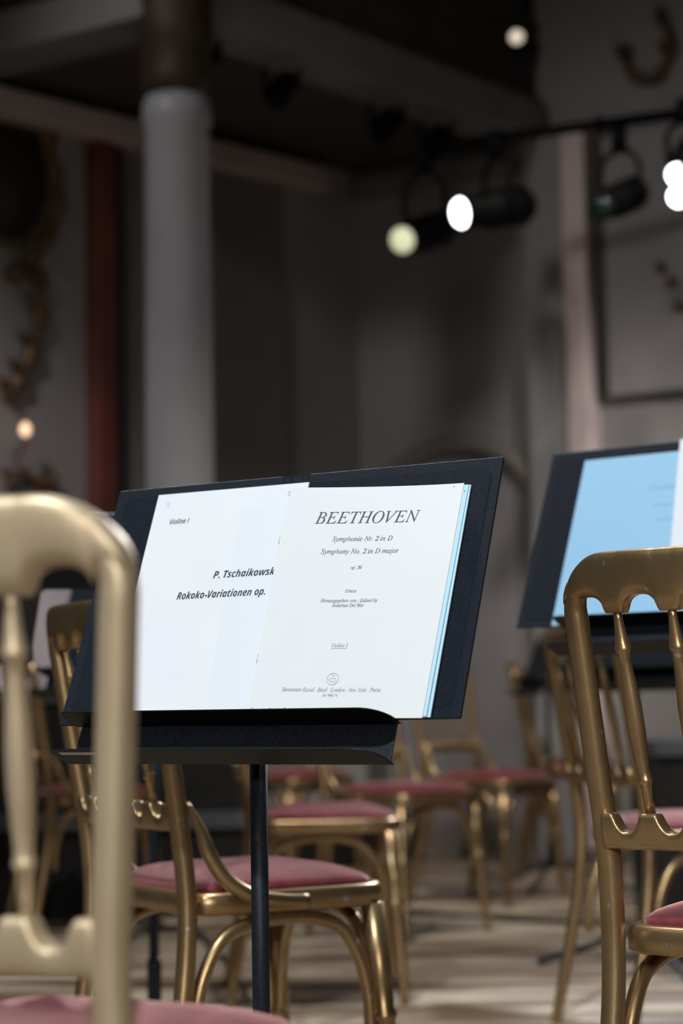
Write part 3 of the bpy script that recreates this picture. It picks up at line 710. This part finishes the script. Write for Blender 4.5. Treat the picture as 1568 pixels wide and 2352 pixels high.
# ------------------------------------------------------------------ wall decoration
M_MIRROR = mat('dark_old_painting', (.018, .014, .010), .6, 0, (.035, .026, .018), 4, 5)
def lw(px_, py_, d=0):
    s, z = on_left(px_, py_); return FL @ Vector((s, d, z))
s0, z0 = on_left(12, 395); s1 = on_left(95, 395)[0]; rx = abs(s1 - s0); rz = abs(on_left(12, 250)[1] - z0)
pic = empty('oval_painting', tuple(FL @ Vector((s0, 0, z0)))); tag(pic, 'dark oval painting in a carved gilt frame high on the left wall', 'painting')
invp = Matrix.Translation(pic.location).inverted()
def pp(mb, nm, m_, root, iv):
    o = mb.build(nm, m_, None); o.parent = root; o.matrix_parent_inverse = iv; return o
TFL = FL @ Matrix(((1, 0, 0, 0), (0, 0, 1, 0), (0, 1, 0, 0), (0, 0, 0, 1)))
pp(MB().poly([(s0 + rx * math.cos(2 * PI * i / 40), z0 + rz * math.sin(2 * PI * i / 40)) for i in range(40)], TFL, .01, .03), 'canvas', M_MIRROR, pic, invp)
pp(MB().tube([FL @ Vector((s0 + rx * 1.18 * math.cos(2 * PI * i / 48), .03, z0 + rz * 1.12 * math.sin(2 * PI * i / 48))) for i in range(48)], [.022 + .008 * math.sin(i * 1.7) for i in range(48)], 8, closed=True), 'frame', M_GILD, pic, invp)
def carve(name, px_pts, r, label, wall='L', cat='carving'):
    fn_ = lw if wall == 'L' else lambda a, c, d=0: FR @ Vector((on_right(a, c)[0], d, on_right(a, c)[1]))
    pts = spline([fn_(x, y, .035) for x, y in px_pts], 6); root = empty(name, tuple(pts[0])); tag(root, label, cat, 'gilt wall carvings'); iv = Matrix.Translation(root.location).inverted()
    pp(MB().tube(pts, [r * (1 + .35 * math.sin(i * .9)) for i in range(len(pts))], 10), 'scroll', M_GILD, root, iv)
    for j in range(3, len(pts) - 2, 6):
        q = pts[j]; t = (pts[j + 1] - pts[j - 1]).normalized(); sd = Vector((0, 0, 1)).cross(t) if abs(t.z) < .8 else DL
        mb = MB(); mb.lathe(q, q + (sd.normalized() * .8 + Vector((0, 0, .5))) * r * 4.2 * (1 if j % 4 else -1), [(0, r * .5), (.4, r * 1.1), (.8, r * .7), (1, r * .1)], 8)
        pp(mb, 'leaf', M_GILD, root, iv)
    return root
carve('wall_carving', [(108, 270), (112, 360), (125, 430), (122, 500), (95, 560), (60, 600), (20, 620)], .022, 'long gilt garland hanging beside the dark oval painting')
carve('wall_carving', [(8, 640), (70, 620), (85, 680), (75, 760), (55, 830), (30, 880), (5, 920)], .026, 'gilt scroll below the dark oval painting')
carve('wall_carving', [(5, 1120), (30, 1085), (62, 1100), (95, 1125), (112, 1095)], .018, 'low gilt scroll just above the blurred chair back')
carve('wall_carving', [(1440, 110), (1450, 165), (1490, 190), (1530, 160), (1545, 95), (1520, 30)], .024, 'gilt wreath curving at the upper right corner', 'R')
carve('wall_carving', [(1528, 620), (1550, 650), (1575, 690), (1590, 760)], .024, 'short gilt spray at the right frame edge above the blue sheet', 'R')
p = lw(20, 993, .12)
sc = empty('wall_sconce', tuple(lw(20, 1030, .02))); tag(sc, 'small wall light with a warm glowing bulb at the left edge', 'lamp'); ivs = Matrix.Translation(sc.location).inverted()
pp(MB().lathe(p - Vector((0, 0, .03)), p + Vector((0, 0, .03)), [(0, .006), (.3, .022), (.7, .02), (1, .004)], 14), 'bulb', lens_mat('warm_bulb', (1, .62, .4), 1.6), sc, ivs)
pp(MB().tube(spline([lw(20, 1040, .02), lw(20, 1045, .08), p - Vector((0, 0, .035))], 6), .008, 8), 'arm', M_GILD, sc, ivs)

# hanging acoustic panel on the right wall, with the dark pipe beside it
ap0, ap1 = on_right(1402, 600)[0], on_right(1640, 600)[0]
zb = on_right(1450, 912)[1]; zt = on_right(1450, 310)[1]
ac = empty('acoustic_panel', tuple(FR @ Vector((ap0, .05, zb)))); tag(ac, 'pale grey hanging panel beside the right wall pilaster', 'panel'); iva = Matrix.Translation(ac.location).inverted()
o = MB().box(ap0, ap1, .03, .07, zb, zt, FR).build('board', mat('pale_grey_board', (.36, .35, .345), .8, 0, (.31, .3, .295), 1.5, 4), None, smooth=False, bevel=.01); o.parent = ac; o.matrix_parent_inverse = iva
o = MB().box(ap0 - .03, ap0, .02, .085, zb, zt + .1, FR).build('edge_strip', M_DARKW, None, smooth=False, bevel=.004); o.parent = ac; o.matrix_parent_inverse = iva
